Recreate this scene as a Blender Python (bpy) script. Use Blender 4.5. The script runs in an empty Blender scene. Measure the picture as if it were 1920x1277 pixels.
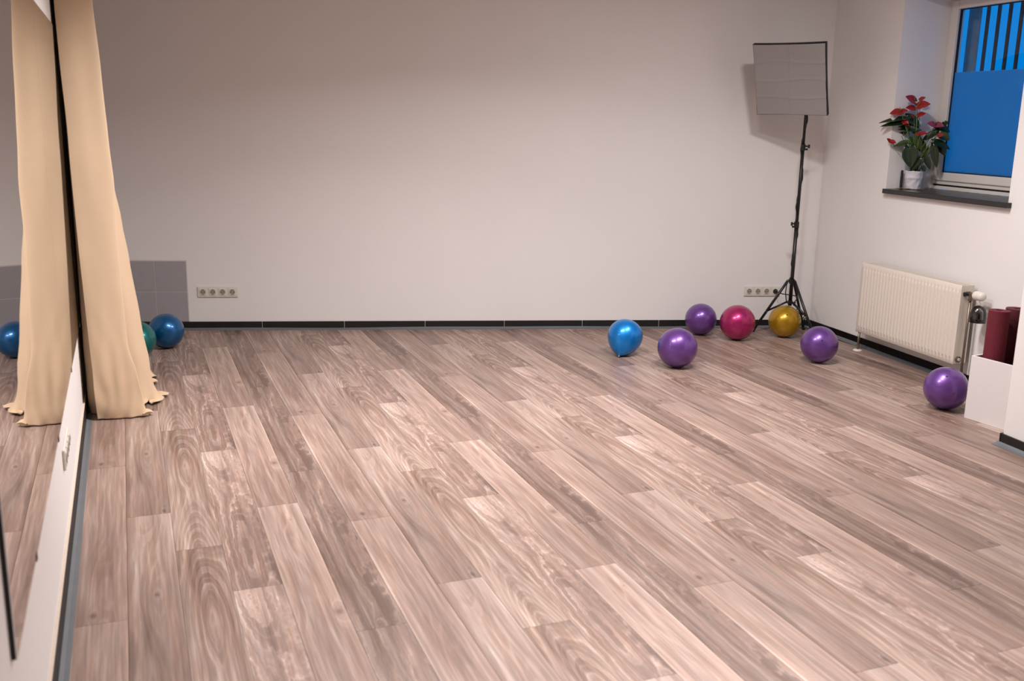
import bpy, bmesh, math, random
from math import sin, cos, pi, radians, exp
from mathutils import Vector, Matrix, noise

S = bpy.context.scene
COL = S.collection

# ------------------------------------------------------------------ camera
CAM_H = 1.6
PITCH, ROLL = radians(12.83), radians(1.11)
fw = Vector((0, cos(PITCH), -sin(PITCH)))
rt = Vector((1, 0, 0))
up = Vector((0, sin(PITCH), cos(PITCH)))
r2 = rt * cos(ROLL) + up * sin(ROLL)
u2 = -rt * sin(ROLL) + up * cos(ROLL)
cam_d = bpy.data.cameras.new('camera')
cam = bpy.data.objects.new('camera', cam_d)
COL.objects.link(cam)
cam.matrix_world = Matrix(((r2.x, u2.x, -fw.x, 0), (r2.y, u2.y, -fw.y, 0),
                           (r2.z, u2.z, -fw.z, CAM_H), (0, 0, 0, 1)))
cam_d.sensor_fit = 'HORIZONTAL'
cam_d.sensor_width = 36.0
cam_d.lens = 1831 / 1920 * 36
cam_d.clip_end = 1000
cam_d.dof.use_dof = True
cam_d.dof.focus_distance = 6.9
cam_d.dof.aperture_fstop = 3.2
S.camera = cam

# ------------------------------------------------------------------ world (blue dusk)
W = bpy.data.worlds.new('dusk')
S.world = W
W.use_nodes = True
bg = W.node_tree.nodes['Background']
bg.inputs[0].default_value = (0.0, 0.235, 0.74, 1)
bg.inputs[1].default_value = 1.0

# ------------------------------------------------------------------ exposure
S.view_settings.view_transform = 'Standard'
S.view_settings.look = 'None'
S.view_settings.gamma = 1.0
S.view_settings.use_curve_mapping = False
S.view_settings.exposure = 0.0

# ------------------------------------------------------------------ ceiling lamps
LAMP_COL = (1.0, 0.945, 0.945)
CEIL = 2.8
LAMPS = [(-0.85, 4.62, 31, 124), (-0.20, 4.62, 44, 146), (0.95, 4.80, 34, 150), (1.52, 5.15, 42, 178),
         (0.35, 2.10, 13, 74), (1.00, 2.10, 13, 74)]
for i, (x, y, w, sp) in enumerate(LAMPS):
    ld = bpy.data.lights.new('ceiling_lamp', 'AREA')
    ld.shape = 'DISK'
    ld.size = 0.26
    ld.energy = w
    ld.color = LAMP_COL
    ld.spread = radians(sp)
    lo = bpy.data.objects.new('ceiling_lamp', ld)
    COL.objects.link(lo)
    lo.location = (x, y, CEIL - 0.03)

# ------------------------------------------------------------------ room frames
YP, YR, YB = radians(-21.6), radians(-16.47), radians(-6.45)
RL, RR, RB = -YP, -YR, -YB          # z rotations of the left-wall / right-wall / back-wall frames
DL = -0.268                         # left baseboard face / mirror face
WL = -0.280                         # left wall
WB = 7.42                           # back wall
WR = 4.494                          # right wall
WP = 3.81                           # pier face


def frame(rz, x, y, z=0.0):
    c, s = cos(rz), sin(rz)
    return Vector((c * x - s * y, s * x + c * y, z))


# ------------------------------------------------------------------ helpers
def tag(o, label=None, cat=None, group=None, kind=None):
    if label: o['label'] = label
    if cat: o['category'] = cat
    if group: o['group'] = group
    if kind: o['kind'] = kind
    return o


def empty(name, loc, rz=0.0):
    o = bpy.data.objects.new(name, None)
    COL.objects.link(o)
    o.empty_display_size = 0.05
    o.location = loc
    o.rotation_euler = (0, 0, rz)
    return o


class MB:
    def __init__(self):
        self.v, self.f = [], []

    def add(self, vs, fs):
        b = len(self.v)
        self.v += [tuple(p) for p in vs]
        self.f += [tuple(i + b for i in f) for f in fs]
        return self

    def box(self, x0, x1, y0, y1, z0, z1, M=None):
        vs = [Vector((x, y, z)) for z in (z0, z1) for y in (y0, y1) for x in (x0, x1)]
        if M is not None: vs = [M @ p for p in vs]
        return self.add(vs, [(0, 2, 3, 1), (4, 5, 7, 6), (0, 1, 5, 4), (2, 6, 7, 3), (0, 4, 6, 2), (1, 3, 7, 5)])

    def prism(self, poly, z0, z1):
        n = len(poly)
        vs = [(x, y, z0) for x, y in poly] + [(x, y, z1) for x, y in poly]
        fs = [tuple(reversed(range(n))), tuple(range(n, 2 * n))]
        fs += [(i, (i + 1) % n, n + (i + 1) % n, n + i) for i in range(n)]
        return self.add(vs, fs)

    def extrude_y(self, poly, y0, y1):          # poly in (x,z)
        n = len(poly)
        vs = [(x, y0, z) for x, z in poly] + [(x, y1, z) for x, z in poly]
        fs = [tuple(range(n)), tuple(reversed(range(n, 2 * n)))]
        fs += [(i, n + i, n + (i + 1) % n, (i + 1) % n) for i in range(n)]
        return self.add(vs, fs)

    def path(self, pts, r, n=8, cap=True):
        pts = [Vector(p) for p in pts]
        rs = r if isinstance(r, (list, tuple)) else [r] * len(pts)
        t0 = (pts[1] - pts[0]).normalized()
        a = Vector((0, 0, 1)) if abs(t0.z) < .9 else Vector((1, 0, 0))
        nx = t0.cross(a).normalized()
        vs, fs = [], []
        for i, p in enumerate(pts):
            if i == 0: t = t0
            elif i == len(pts) - 1: t = (pts[i] - pts[i - 1]).normalized()
            else: t = (pts[i + 1] - pts[i - 1]).normalized()
            nx = (nx - t * nx.dot(t)).normalized()
            ny = t.cross(nx)
            for k in range(n):
                q = 2 * pi * k / n
                vs.append(p + (nx * cos(q) + ny * sin(q)) * rs[i])
        for i in range(len(pts) - 1):
            for k in range(n):
                a_, b_ = i * n + k, i * n + (k + 1) % n
                fs.append((a_, b_, b_ + n, a_ + n))
        if cap:
            fs.append(tuple(reversed(range(n))))
            m = (len(pts) - 1) * n
            fs.append(tuple(range(m, m + n)))
        return self.add(vs, fs)

    def lathe(self, prof, n=32, M=None):         # prof: (r,z)
        vs, fs, rows = [], [], []
        for r, z in prof:
            if r < 1e-6:
                rows.append([len(vs)]); vs.append(Vector((0, 0, z)))
            else:
                rows.append(list(range(len(vs), len(vs) + n)))
                vs += [Vector((r * cos(2 * pi * k / n), r * sin(2 * pi * k / n), z)) for k in range(n)]
        for a, b in zip(rows, rows[1:]):
            for k in range(n):
                k2 = (k + 1) % n
                if len(a) == 1 and len(b) == 1: continue
                if len(a) == 1: fs.append((a[0], b[k2], b[k]))
                elif len(b) == 1: fs.append((a[k], a[k2], b[0]))
                else: fs.append((a[k], a[k2], b[k2], b[k]))
        if M is not None: vs = [M @ p for p in vs]
        return self.add(vs, fs)

    def grid(self, fn, nu, nv):
        vs = [fn(i / nu, j / nv) for j in range(nv + 1) for i in range(nu + 1)]
        fs = [(j * (nu + 1) + i, j * (nu + 1) + i + 1, (j + 1) * (nu + 1) + i + 1, (j + 1) * (nu + 1) + i)
              for j in range(nv) for i in range(nu)]
        return self.add(vs, fs)

    def mesh(self, name):
        me = bpy.data.meshes.new(name)
        me.from_pydata(self.v, [], self.f)
        bm = bmesh.new(); bm.from_mesh(me)
        bmesh.ops.recalc_face_normals(bm, faces=bm.faces)
        bm.to_mesh(me); bm.free()
        return me

    def build(self, name, mat, parent=None, smooth=False, bevel=0, solid=0, sub=0, seg=2, loc=None, rz=None):
        me = self.mesh(name)
        me.materials.append(mat)
        o = bpy.data.objects.new(name, me)
        COL.objects.link(o)
        if smooth:
            me.polygons.foreach_set('use_smooth', [True] * len(me.polygons))
        if parent is not None: o.parent = parent
        if loc is not None: o.location = loc
        if rz is not None: o.rotation_euler = (0, 0, rz)
        if solid:
            m = o.modifiers.new('solid', 'SOLIDIFY'); m.thickness = solid; m.offset = 0
        if bevel:
            m = o.modifiers.new('bevel', 'BEVEL'); m.width = bevel; m.segments = seg
            m.limit_method = 'ANGLE'; m.angle_limit = radians(40)
        if sub:
            m = o.modifiers.new('sub', 'SUBSURF'); m.levels = sub; m.render_levels = sub
        if smooth and bevel:
            try:
                me.set_sharp_from_angle(angle=radians(40))
            except Exception:
                pass
        return o


def rotM(axis, ang): return Matrix.Rotation(ang, 4, axis)
def align(d, loc=(0, 0, 0)):                    # matrix turning +Z into d, moved to loc
    q = Vector((0, 0, 1)).rotation_difference(Vector(d).normalized())
    return Matrix.Translation(Vector(loc)) @ q.to_matrix().to_4x4()


# ------------------------------------------------------------------ materials
def srgb(r, g, b):
    f = lambda c: (c / 255 / 12.92) if c / 255 <= .04045 else ((c / 255 + .055) / 1.055) ** 2.4
    return (f(r), f(g), f(b), 1)


class NT:
    def __init__(self, name):
        self.m = bpy.data.materials.new(name)
        self.m.use_nodes = True
        self.t = self.m.node_tree
        self.b = self.t.nodes['Principled BSDF']
        self.out = self.t.nodes['Material Output']

    def n(self, typ, **kw):
        x = self.t.nodes.new(typ)
        for k, v in kw.items(): setattr(x, k, v)
        return x

    def set(self, sock, val):
        if hasattr(val, 'is_linked') or isinstance(val, bpy.types.NodeSocket): self.t.links.new(val, sock)
        else: sock.default_value = val

    def math(self, op, a, b=None, c=None):
        x = self.n('ShaderNodeMath', operation=op)
        self.set(x.inputs[0], a)
        if b is not None: self.set(x.inputs[1], b)
        if c is not None: self.set(x.inputs[2], c)
        return x.outputs[0]

    def add(self, a, b): return self.math('ADD', a, b)
    def mul(self, a, b): return self.math('MULTIPLY', a, b)

    def mix(self, fac, a, b, mode='MIX'):
        x = self.n('ShaderNodeMix', data_type='RGBA', blend_type=mode)
        self.set(x.inputs[0], fac); self.set(x.inputs[6], a); self.set(x.inputs[7], b)
        return x.outputs[2]

    def noise(self, vec, scale, detail=2, rough=.5, dist=0):
        x = self.n('ShaderNodeTexNoise')
        if vec is not None: self.t.links.new(vec, x.inputs['Vector'])
        x.inputs['Scale'].default_value = scale
        x.inputs['Detail'].default_value = detail
        x.inputs['Roughness'].default_value = rough
        x.inputs['Distortion'].default_value = dist
        return x.outputs['Fac']

    def obj(self):
        return self.n('ShaderNodeTexCoord').outputs['Object']

    def mapv(self, vec, scale=(1, 1, 1), loc=(0, 0, 0)):
        x = self.n('ShaderNodeMapping')
        self.t.links.new(vec, x.inputs[0])
        x.inputs['Scale'].default_value = scale
        x.inputs['Location'].default_value = loc
        return x.outputs[0]

    def bump(self, h, strength, dist=.01):
        x = self.n('ShaderNodeBump')
        x.inputs['Strength'].default_value = strength
        x.inputs['Distance'].default_value = dist
        self.t.links.new(h, x.inputs['Height'])
        self.t.links.new(x.outputs[0], self.b.inputs['Normal'])

    def base(self, c): self.set(self.b.inputs['Base Color'], c)
    def p(self, **kw):
        for k, v in kw.items(): self.b.inputs[k.replace('_', ' ')].default_value = v
        return self


def simple(name, col, rough=.5, metal=0.0, var=.06, scale=30, bump=0, bscale=200, **kw):
    """principled colour with a slight procedural mottling and optional fine relief"""
    m = NT(name)
    o = m.obj()
    f = m.noise(o, scale, 3)
    dark = tuple(c * (1 - var) for c in col[:3]) + (1,)
    lite = tuple(min(1, c * (1 + var)) for c in col[:3]) + (1,)
    m.base(m.mix(f, dark, lite))
    m.p(Roughness=rough, Metallic=metal)
    m.p(**kw)
    if bump: m.bump(m.noise(o, bscale, 3), bump, .004)
    return m.m


wall_m = simple('wall_paint', (.79, .765, .745, 1), .85, var=.02, scale=2.5, bump=.12, bscale=90)
ceil_m = simple('ceiling_paint', (.80, .78, .76, 1), .9, var=.02, scale=3)
tile_m = simple('grey_glazed_tile', (.36, .345, .36, 1), .45, var=.05, scale=25, bump=.05)
grout_m = simple('pale_grout', (.62, .58, .56, 1), .9)
stone_m = simple('black_stone_tile', (.006, .0055, .0055, 1), .5, var=.5, scale=120, bump=.15, bscale=150)
raw_m = simple('raw_tile_edge', (.62, .52, .43, 1), .8, var=.1, scale=60)
cove_m = simple('grey_vinyl_cove', (.135, .145, .155, 1), .5, var=.12, scale=12)
sub_m = simple('floor_underlay', (.16, .105, .085, 1), .9)
white_plastic = simple('white_plastic', (.72, .68, .62, 1), .35, var=.02)
cream_plastic = simple('cream_plastic', (.70, .65, .58, 1), .4, var=.02)
well_m = simple('cream_shaded_well', (.34, .30, .25, 1), .4)  # cover's cream made darker, the recess shade is put into the colour
dark_hole = simple('socket_hole', (.02, .018, .016, 1), .6)
upvc_m = simple('window_upvc', (.70, .66, .61, 1), .35, var=.02)
gasket_m = simple('rubber_gasket', (.01, .01, .012, 1), .6)
sill_m = simple('dark_granite', (.018, .017, .017, 1), .3, var=.5, scale=180)
rad_m = simple('radiator_enamel', (.72, .655, .575, 1), .32, var=.015)
rad_in = simple('radiator_inside', (.20, .175, .15, 1), .6)
brass_m = simple('aged_brass', (.24, .19, .145, 1), .38, .85, var=.2, scale=80)
chrome_m = simple('chrome', (.55, .53, .5, 1), .2, 1.0)
black_metal = simple('black_powder_coat', (.007, .007, .0075, 1), .38, var=.2)
black_fabric = simple('black_nylon', (.008, .008, .009, 1), .75, var=.3, scale=300)
black_rubber = simple('black_rubber', (.008, .008, .008, 1), .55)
silver_m = simple('silver_rivet', (.6, .6, .6, 1), .25, 1.0)
board_m = simple('white_melamine', (.72, .68, .665, 1), .55, var=.02)
glass_dark = simple('dark_potpourri', (.05, .046, .042, 1), .9, var=.7, scale=250, bump=1, bscale=300)
concrete_m = simple('weathered_concrete', (.30, .30, .29, 1), .9, var=.35, scale=14, bump=.4, bscale=40)
rust_m = simple('rusty_bar', (.055, .045, .042, 1), .8, var=.5, scale=40)
hill_m = simple('dusky_hill', (.20, .26, .32, 1), 1.0, var=.4, scale=.08)
stem_m = simple('green_stem', (.10, .16, .035, 1), .5, var=.2)
soil_m = simple('potting_soil', (.03, .022, .016, 1), .95, var=.4, scale=150)
dry_m = simple('dry_leaf', (.42, .27, .06, 1), .7, var=.4, scale=60)


def mat_fabric(name, col, rough=.9, weave=900, var=.08, bump=.25, sheen=.15):
    m = NT(name)
    o = m.obj()
    big = m.noise(o, 6, 4)
    w1 = m.noise(m.mapv(o, (weave, weave, 60)), 1, 1)
    w2 = m.noise(m.mapv(o, (60, 60, weave)), 1, 1)
    w = m.mul(m.add(w1, w2), .5)
    d = tuple(c * (1 - var) for c in col[:3]) + (1,)
    l = tuple(c * (1 + var) for c in col[:3]) + (1,)
    c1 = m.mix(big, d, l)
    m.base(m.mix(m.mul(w, .5), c1, d))
    m.p(Roughness=rough)
    m.b.inputs['Sheen Weight'].default_value = sheen
    m.bump(w, bump, .002)
    return m.m


curtain_m = mat_fabric('beige_linen', (.66, .49, .325, 1))
diffuser_m = mat_fabric('white_diffuser_cloth', (.31, .295, .29, 1), var=.03, bump=.15)
mat_roll1 = simple('crimson_foam', (.125, .004, .016, 1), .75, var=.15, scale=60, bump=.4, bscale=400)
mat_roll_shaded = simple('crimson_foam_shaded', (.085, .005, .012, 1), .75, var=.15, scale=60, bump=.4, bscale=400)  # darker copy of the crimson, shade on the rear mats put into the colour


def mat_ball(name, col, edge):
    m = NT(name)
    lw = m.n('ShaderNodeLayerWeight')
    lw.inputs['Blend'].default_value = .35
    f = m.noise(m.obj(), 9, 3)
    base = m.mix(m.mul(f, .25), col, edge)
    m.base(base)
    m.p(Metallic=.55, Roughness=.34)
    m.b.inputs['Coat Weight'].default_value = .6
    m.b.inputs['Coat Roughness'].default_value = .12
    m.bump(m.noise(m.obj(), 260, 2), .03, .002)
    return m.m


ball_blue = mat_ball('pearl_blue', (.0, .098, .27, 1), (.0, .066, .20, 1))
ball_sky = mat_ball('pearl_bright_blue', (.0, .22, .66, 1), (.0, .15, .5, 1))
ball_green = mat_ball('pearl_green', (.0, .17, .16, 1), (.0, .12, .115, 1))
ball_purple = mat_ball('pearl_purple', (.155, .06, .29, 1), (.11, .04, .22, 1))
ball_magenta = mat_ball('pearl_magenta', (.42, .015, .13, 1), (.28, .008, .09, 1))
ball_gold = mat_ball('pearl_gold', (.44, .25, .003, 1), (.34, .19, .002, 1))


def mat_leaf(name, c0, c1, rough=.32, trans=.1):
    m = NT(name)
    f = m.noise(m.obj(), 25, 3)
    m.base(m.mix(f, c0, c1))
    m.p(Roughness=rough)
    m.b.inputs['Coat Weight'].default_value = .2
    return m.m


leaf_m = mat_leaf('glossy_leaf', (.004, .014, .004, 1), (.011, .032, .007, 1))
leaf2_m = mat_leaf('young_leaf', (.018, .042, .007, 1), (.035, .07, .010, 1))
spathe_m = mat_leaf('red_spathe', (.22, .005, .005, 1), (.31, .014, .010, 1), .25)
spathe2_m = mat_leaf('mauve_spathe', (.22, .02, .05, 1), (.30, .05, .09, 1), .25)
spadix_m = simple('spadix', (.16, .15, .03, 1), .6, var=.3, scale=300)
potpaper_m = simple('crinkled_white_film', (.62, .62, .64, 1), .35, var=.05, bump=.2, bscale=50)


def mat_mirror():
    m = NT('mirror_silvering')
    f = m.noise(m.obj(), 3, 2)
    m.base(m.mix(f, (.80, .80, .79, 1), (.83, .83, .82, 1)))
    m.p(Metallic=1.0, Roughness=.012)
    return m.m


mirror_m = mat_mirror()
mirror_edge = simple('mirror_black_edge', (.004, .004, .004, 1), .4)


def mat_pane():
    m = NT('window_glass')
    t = m.n('ShaderNodeBsdfTransparent'); t.inputs[0].default_value = (.93, .95, .95, 1)
    g = m.n('ShaderNodeBsdfGlossy'); g.inputs['Roughness'].default_value = .02
    lw = m.n('ShaderNodeLayerWeight'); lw.inputs[0].default_value = .5
    fr = m.math('MULTIPLY_ADD', m.math('POWER', lw.outputs['Facing'], 4.0), .7, .015)
    mx = m.n('ShaderNodeMixShader')
    m.t.links.new(fr, mx.inputs[0])
    m.t.links.new(t.outputs[0], mx.inputs[1]); m.t.links.new(g.outputs[0], mx.inputs[2])
    m.t.links.new(mx.outputs[0], m.out.inputs[0])
    return m.m


def mat_film():
    m = NT('frosted_film')
    tr = m.n('ShaderNodeBsdfTranslucent')
    f = m.noise(m.obj(), 4, 3)
    m.t.links.new(m.mix(f, (.78, .82, .85, 1), (.82, .86, .89, 1)), tr.inputs[0])
    g = m.n('ShaderNodeBsdfPrincipled'); g.inputs['Base Color'].default_value = (.08, .08, .085, 1)
    g.inputs['Roughness'].default_value = .5
    mx = m.n('ShaderNodeMixShader'); mx.inputs[0].default_value = .01
    m.t.links.new(tr.outputs[0], mx.inputs[1]); m.t.links.new(g.outputs[0], mx.inputs[2])
    m.t.links.new(mx.outputs[0], m.out.inputs[0])
    return m.m


pane_m, film_m = mat_pane(), mat_film()


def mat_clear():
    m = NT('clear_plastic')
    t = m.n('ShaderNodeBsdfTransparent'); t.inputs[0].default_value = (.9, .9, .9, 1)
    g = m.n('ShaderNodeBsdfGlossy'); g.inputs['Roughness'].default_value = .08
    lw = m.n('ShaderNodeLayerWeight'); lw.inputs[0].default_value = .4
    mx = m.n('ShaderNodeMixShader')
    m.t.links.new(lw.outputs['Fresnel'], mx.inputs[0])
    m.t.links.new(t.outputs[0], mx.inputs[1]); m.t.links.new(g.outputs[0], mx.inputs[2])
    m.t.links.new(mx.outputs[0], m.out.inputs[0])
    return m.m


clear_m = mat_clear()

PW, PLEN = 0.1683, 1.5       # plank width and length


def mat_plank(idx, seed, slope, amp, curly, F, lobes, knots, light, far, near, tint, edge=(0, 0), contrast=1.0):
    """oak-print plank. local x across (0..PW), y along (0..PLEN, far end = PLEN).
    lobes: (y, t, ry, rt, amp) cathedral figures, knots: (y, t, size)."""
    m = NT('oak_print_%d' % idx)
    o = m.obj()
    sp = m.n('ShaderNodeSeparateXYZ'); m.t.links.new(o, sp.inputs[0])
    t = m.math('MULTIPLY_ADD', sp.outputs[0], 2 / PW, -1.0)      # -1..1
    y = sp.outputs[1]
    ov = m.mapv(o, (1, 1, 1), (seed * 7.31, seed * 3.17, seed * 1.7))
    n1 = m.noise(m.mapv(ov, (9, 1.5, 1)), 1.0, 2, .5)
    n2 = m.noise(m.mapv(ov, (34, 15, 1)), 1.0, 2, .6)
    n3 = m.noise(m.mapv(ov, (60, 6, 1)), 1.0, 2, .5)
    g = m.mul(t, slope)
    g = m.add(g, m.mul(n1, amp))
    g = m.add(g, m.mul(n2, curly))
    g = m.add(g, m.mul(n3, .11))
    def gauss(y0, t0, ry, rt_):
        a = m.math('MULTIPLY_ADD', y, 1 / ry, -y0 / ry)
        b = m.math('MULTIPLY_ADD', t, 1 / rt_, -t0 / rt_)
        r = m.add(m.mul(a, a), m.mul(b, b))
        return m.math('EXPONENT', m.mul(r, -1.0))
    for (y0, t0, ry, rt_, am) in lobes:
        g = m.add(g, m.mul(gauss(y0, t0, ry, rt_), am))
    dark = None
    for (y0, t0, sz) in knots:
        gg = gauss(y0, t0, sz * 3.0, sz * 12)
        g = m.add(g, m.mul(gg, .75))
        kk = gauss(y0, t0, sz * 1.0, sz * 7)
        dark = kk if dark is None else m.math('MAXIMUM', dark, kk)
    ring = m.math('MULTIPLY_ADD', m.math('SINE', m.mul(g, F)), .5, .5)
    ring2 = m.math('MULTIPLY_ADD', m.math('SINE', m.mul(g, F * 2.7)), .5, .5)
    thin = m.math('POWER', ring2, 5.0)
    ring = m.add(m.mul(m.math('POWER', ring, 2.0), .6), m.mul(thin, .45))
    patch_ = m.noise(m.mapv(ov, (13, 3.1, 1), (3, 9, 0)), 1.0, 2, .5)
    ring = m.mul(ring, m.math('MULTIPLY_ADD', patch_, 2.4, -.35))
    fine = m.noise(m.mapv(ov, (430, 9, 1)), 1.0, 3, .65)
    strk = m.noise(m.mapv(ov, (105, 2.0, 1)), 1.0, 3, .6, .3)
    broad = m.noise(m.mapv(ov, (22, 1.3, 1)), 1.0, 3, .6)
    blot = m.noise(m.mapv(ov, (5, 2.2, 1)), 1.0, 2, .5)
    # value 0 dark .. 1 light
    val = m.add(m.mul(ring, .26 * contrast), m.mul(fine, .26))
    val = m.add(val, m.mul(strk, .62))
    val = m.add(val, m.mul(broad, .80))
    grad = m.math('MULTIPLY_ADD', y, (far - near) / PLEN, near + light)
    val = m.add(val, m.add(grad, -.58))
    if edge[0]:
        e = m.math('EXPONENT', m.mul(m.add(t, 1.0), -9.0)); val = m.add(val, m.mul(e, edge[0]))
    if edge[1]:
        e = m.math('EXPONENT', m.mul(m.math('SUBTRACT', 1.0, t), -9.0)); val = m.add(val, m.mul(e, edge[1]))
    if dark is not None:
        val = m.math('SUBTRACT', val, m.mul(dark, .42))
    cr = m.n('ShaderNodeValToRGB')
    e = cr.color_ramp.elements
    e[0].position = 0.0; e[0].color = (.135, .088, .070, 1)
    e[1].position = 1.0; e[1].color = (.68, .58, .525, 1)
    a = e.new(.35); a.color = (.265, .190, .158, 1)
    b = e.new(.62); b.color = (.415, .322, .278, 1)
    m.t.links.new(val, cr.inputs[0])
    c = m.mix(m.mul(blot, .5), cr.outputs[0], tint, 'MULTIPLY')
    red = m.noise(m.mapv(ov, (34, 1.7, 1), (5, 2, 0)), 1.0, 2, .5)
    red = m.math('MULTIPLY_ADD', red, 3.2, -1.35)
    red = m.math('MINIMUM', m.math('MAXIMUM', red, 0.0), 1.0)
    c = m.mix(m.mul(red, .8), c, (1.0, .86, .77, 1), 'MULTIPLY')
    gry = m.noise(m.mapv(ov, (28, 2.1, 1), (1, 7, 0)), 1.0, 2, .5)
    gry = m.math('MINIMUM', m.math('MAXIMUM', m.math('MULTIPLY_ADD', gry, 3.4, -1.75), 0.0), 1.0)
    c = m.mix(m.mul(gry, .7), c, (.72, .73, .74, 1), 'MULTIPLY')
    m.base(c)
    m.p(Roughness=.40)
    m.b.inputs['Specular IOR Level'].default_value = .45
    rg = m.math('MULTIPLY_ADD', fine, .18, .31)
    m.t.links.new(rg, m.b.inputs['Roughness'])
    m.bump(fine, .10, .0012)
    return m.m


ROSE, TAN, GREY = (1, .90, .86, 1), (1, .94, .86, 1), (.90, .91, .92, 1)
PLANKS = [
    mat_plank(0, 1.3, .12, .45, .02, 24, [(-.16, 0, .60, 1.0, 2.2), (.98, .05, .42, .75, 1.0)], [], .03, -.10, .10, TAN, (0, .1), 1.3),
    mat_plank(1, 4.7, .35, .60, .24, 19, [(.30, -.1, .40, .55, .8), (1.42, -.5, .4, .9, .9)], [], -.02, .16, -.18, ROSE, (.30, 0), 1.7),
    mat_plank(2, 8.2, .7, .70, .05, 12, [(1.12, -.05, .20, .35, .35)], [(.52, .72, .022), (1.33, .35, .005)], .06, .20, -.10, ROSE, (.18, .18), .8),
    mat_plank(3, 2.9, .5, .60, .20, 20, [(.5, .1, .6, .6, .4)], [(.02, .0, .014)], -.16, .02, -.05, GREY, (0, 0), 1.4),
    mat_plank(4, 6.1, .6, .7, .06, 13, [(.26, -.1, .28, .5, .5)], [(.06, -.26, .017)], .0, .08, -.02, ROSE, (.22, 0), .8),
    mat_plank(5, 9.4, .55, .7, .05, 12, [(1.45, .0, .16, .5, -.7), (.78, .05, .3, .4, .4)], [(.78, .1, .012), (.03, .7, .012)], .02, .16, -.15, GREY, (-.14, .14), .9),
]

# ------------------------------------------------------------------ room shell
# floor: printed planks laid parallel to the left wall, clipped to the room
floor = empty('floor', (0, 0, 0), RL)
tag(floor, 'floor of pale greyish pink oak planks laid along the left wall', kind='structure')
Ri = Matrix.Rotation(-RL, 2)


def to_l(p): return tuple(Ri @ Vector((p.x, p.y)))


def inter(r1, n1, r2_, n2, kind1='x', kind2='x'):
    def line(rz, d, k):
        return ((cos(rz), sin(rz)) if k == 'x' else (-sin(rz), cos(rz))), d
    (a, d1), (b, d2) = line(r1, n1, kind1), line(r2_, n2, kind2)
    det = a[0] * b[1] - a[1] * b[0]
    return Vector(((d1 * b[1] - a[1] * d2) / det, (a[0] * d2 - d1 * b[0]) / det, 0))


cBL = inter(RL, WL + .004, RB, WB - .004, 'x', 'y')
cBR = inter(RB, WB - .004, RR, WR - .004, 'y', 'x')
REAR = -1.7
cFL = Vector((0, 0, 0)); cFR = Vector((0, 0, 0))
# rear wall line: world y = REAR
cFL = Vector(((WL + .004 - sin(RL) * REAR) / cos(RL), REAR, 0))
cFR = Vector(((WR - .004 - sin(RR) * REAR) / cos(RR), REAR, 0))
room_l = [to_l(p) for p in (cFL, cFR, cBR, cBL)]


def clip(poly, hull):
    n = len(hull)
    for i in range(n):
        a, b = hull[i], hull[(i + 1) % n]
        out = []
        side = lambda p: (b[0] - a[0]) * (p[1] - a[1]) - (b[1] - a[1]) * (p[0] - a[0])
        for k in range(len(poly)):
            p, q = poly[k], poly[(k + 1) % len(poly)]
            sp_, sq = side(p), side(q)
            if sp_ >= 0: out.append(p)
            if sp_ * sq < 0:
                t_ = sp_ / (sp_ - sq)
                out.append((p[0] + (q[0] - p[0]) * t_, p[1] + (q[1] - p[1]) * t_))
        poly = out
        if len(poly) < 3: return []
    return poly


ENDS = [.593, .20, .922, 1.295, .657, .022]
V0, GAP = .0885, .0007
full_mesh = {}


def area(p): return abs(sum(p[i][0] * p[(i + 1) % len(p)][1] - p[(i + 1) % len(p)][0] * p[i][1] for i in range(len(p)))) / 2


for c in range(-3, 29):
    A, ty = c // 6, c % 6
    x0 = V0 + c * PW
    k0 = (ENDS[ty] + .5425 * A) % PLEN - 3 * PLEN
    for k in range(0, 10):
        y0 = k0 + k * PLEN
        # planks well behind the camera are outside the photograph, but the mirror and the light still need floor
        rect = [(x0 + GAP, y0 + GAP), (x0 + PW - GAP, y0 + GAP), (x0 + PW - GAP, y0 + PLEN - GAP), (x0 + GAP, y0 + PLEN - GAP)]
        pol = clip(rect, room_l)
        if len(pol) < 3 or area(pol) < 4e-4: continue
        loc = (x0, y0, 0)
        if abs(area(pol) - area(rect)) < 1e-6:
            if ty not in full_mesh:
                mb = MB().prism([(a - x0, b - y0) for a, b in rect], -.004, 0)
                o = mb.build('plank', PLANKS[ty], floor)
                full_mesh[ty] = o.data
            else:
                o = bpy.data.objects.new('plank', full_mesh[ty])
                COL.objects.link(o); o.parent = floor
        else:
            o = MB().prism([(a - x0, b - y0) for a, b in pol], -.004, 0).build('plank', PLANKS[ty], floor)
        o.location = loc
MB().prism([tuple(p) for p in room_l], -.12, -.0042).build('underlay', sub_m, floor)

# walls
o = MB().box(WL - .12, WL, -3.0, 7.95, 0, CEIL).build('wall_left', wall_m, rz=RL)
tag(o, 'plain white painted wall carrying the mirrors', kind='structure')
o = MB().box(-2.45, 3.40, WB, WB + .15, 0, CEIL).build('wall_back', wall_m, rz=RB)
tag(o, 'long plain white painted wall opposite the camera', kind='structure')
N0, N1, NZ0, NZ1, TH = 4.805, 5.952, 1.132, 2.47, .45     # window niche along t, its sill and head, wall thickness
mb = MB()
mb.box(WR, WR + TH, N1, 7.0, 0, CEIL)
mb.box(WR, WR + TH, 3.60, N0, 0, CEIL)
mb.box(WR, WR + TH, N0, N1, 0, NZ0)
mb.box(WR, WR + TH, N0, N1, NZ1, CEIL)
o = mb.build('wall_right', wall_m, rz=RR)
tag(o, 'white painted wall with the window niche and radiator', kind='structure')
o = MB().box(WP, WR + TH, -3.4, 3.905, 0, CEIL).build('wall_pier', wall_m, rz=RR, bevel=.006)
tag(o, 'projecting white wall at the right edge beside the box', kind='structure')
o = MB().box(-2.0, 6.5, REAR - .15, REAR, 0, CEIL).build('wall_front', wall_m)
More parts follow.
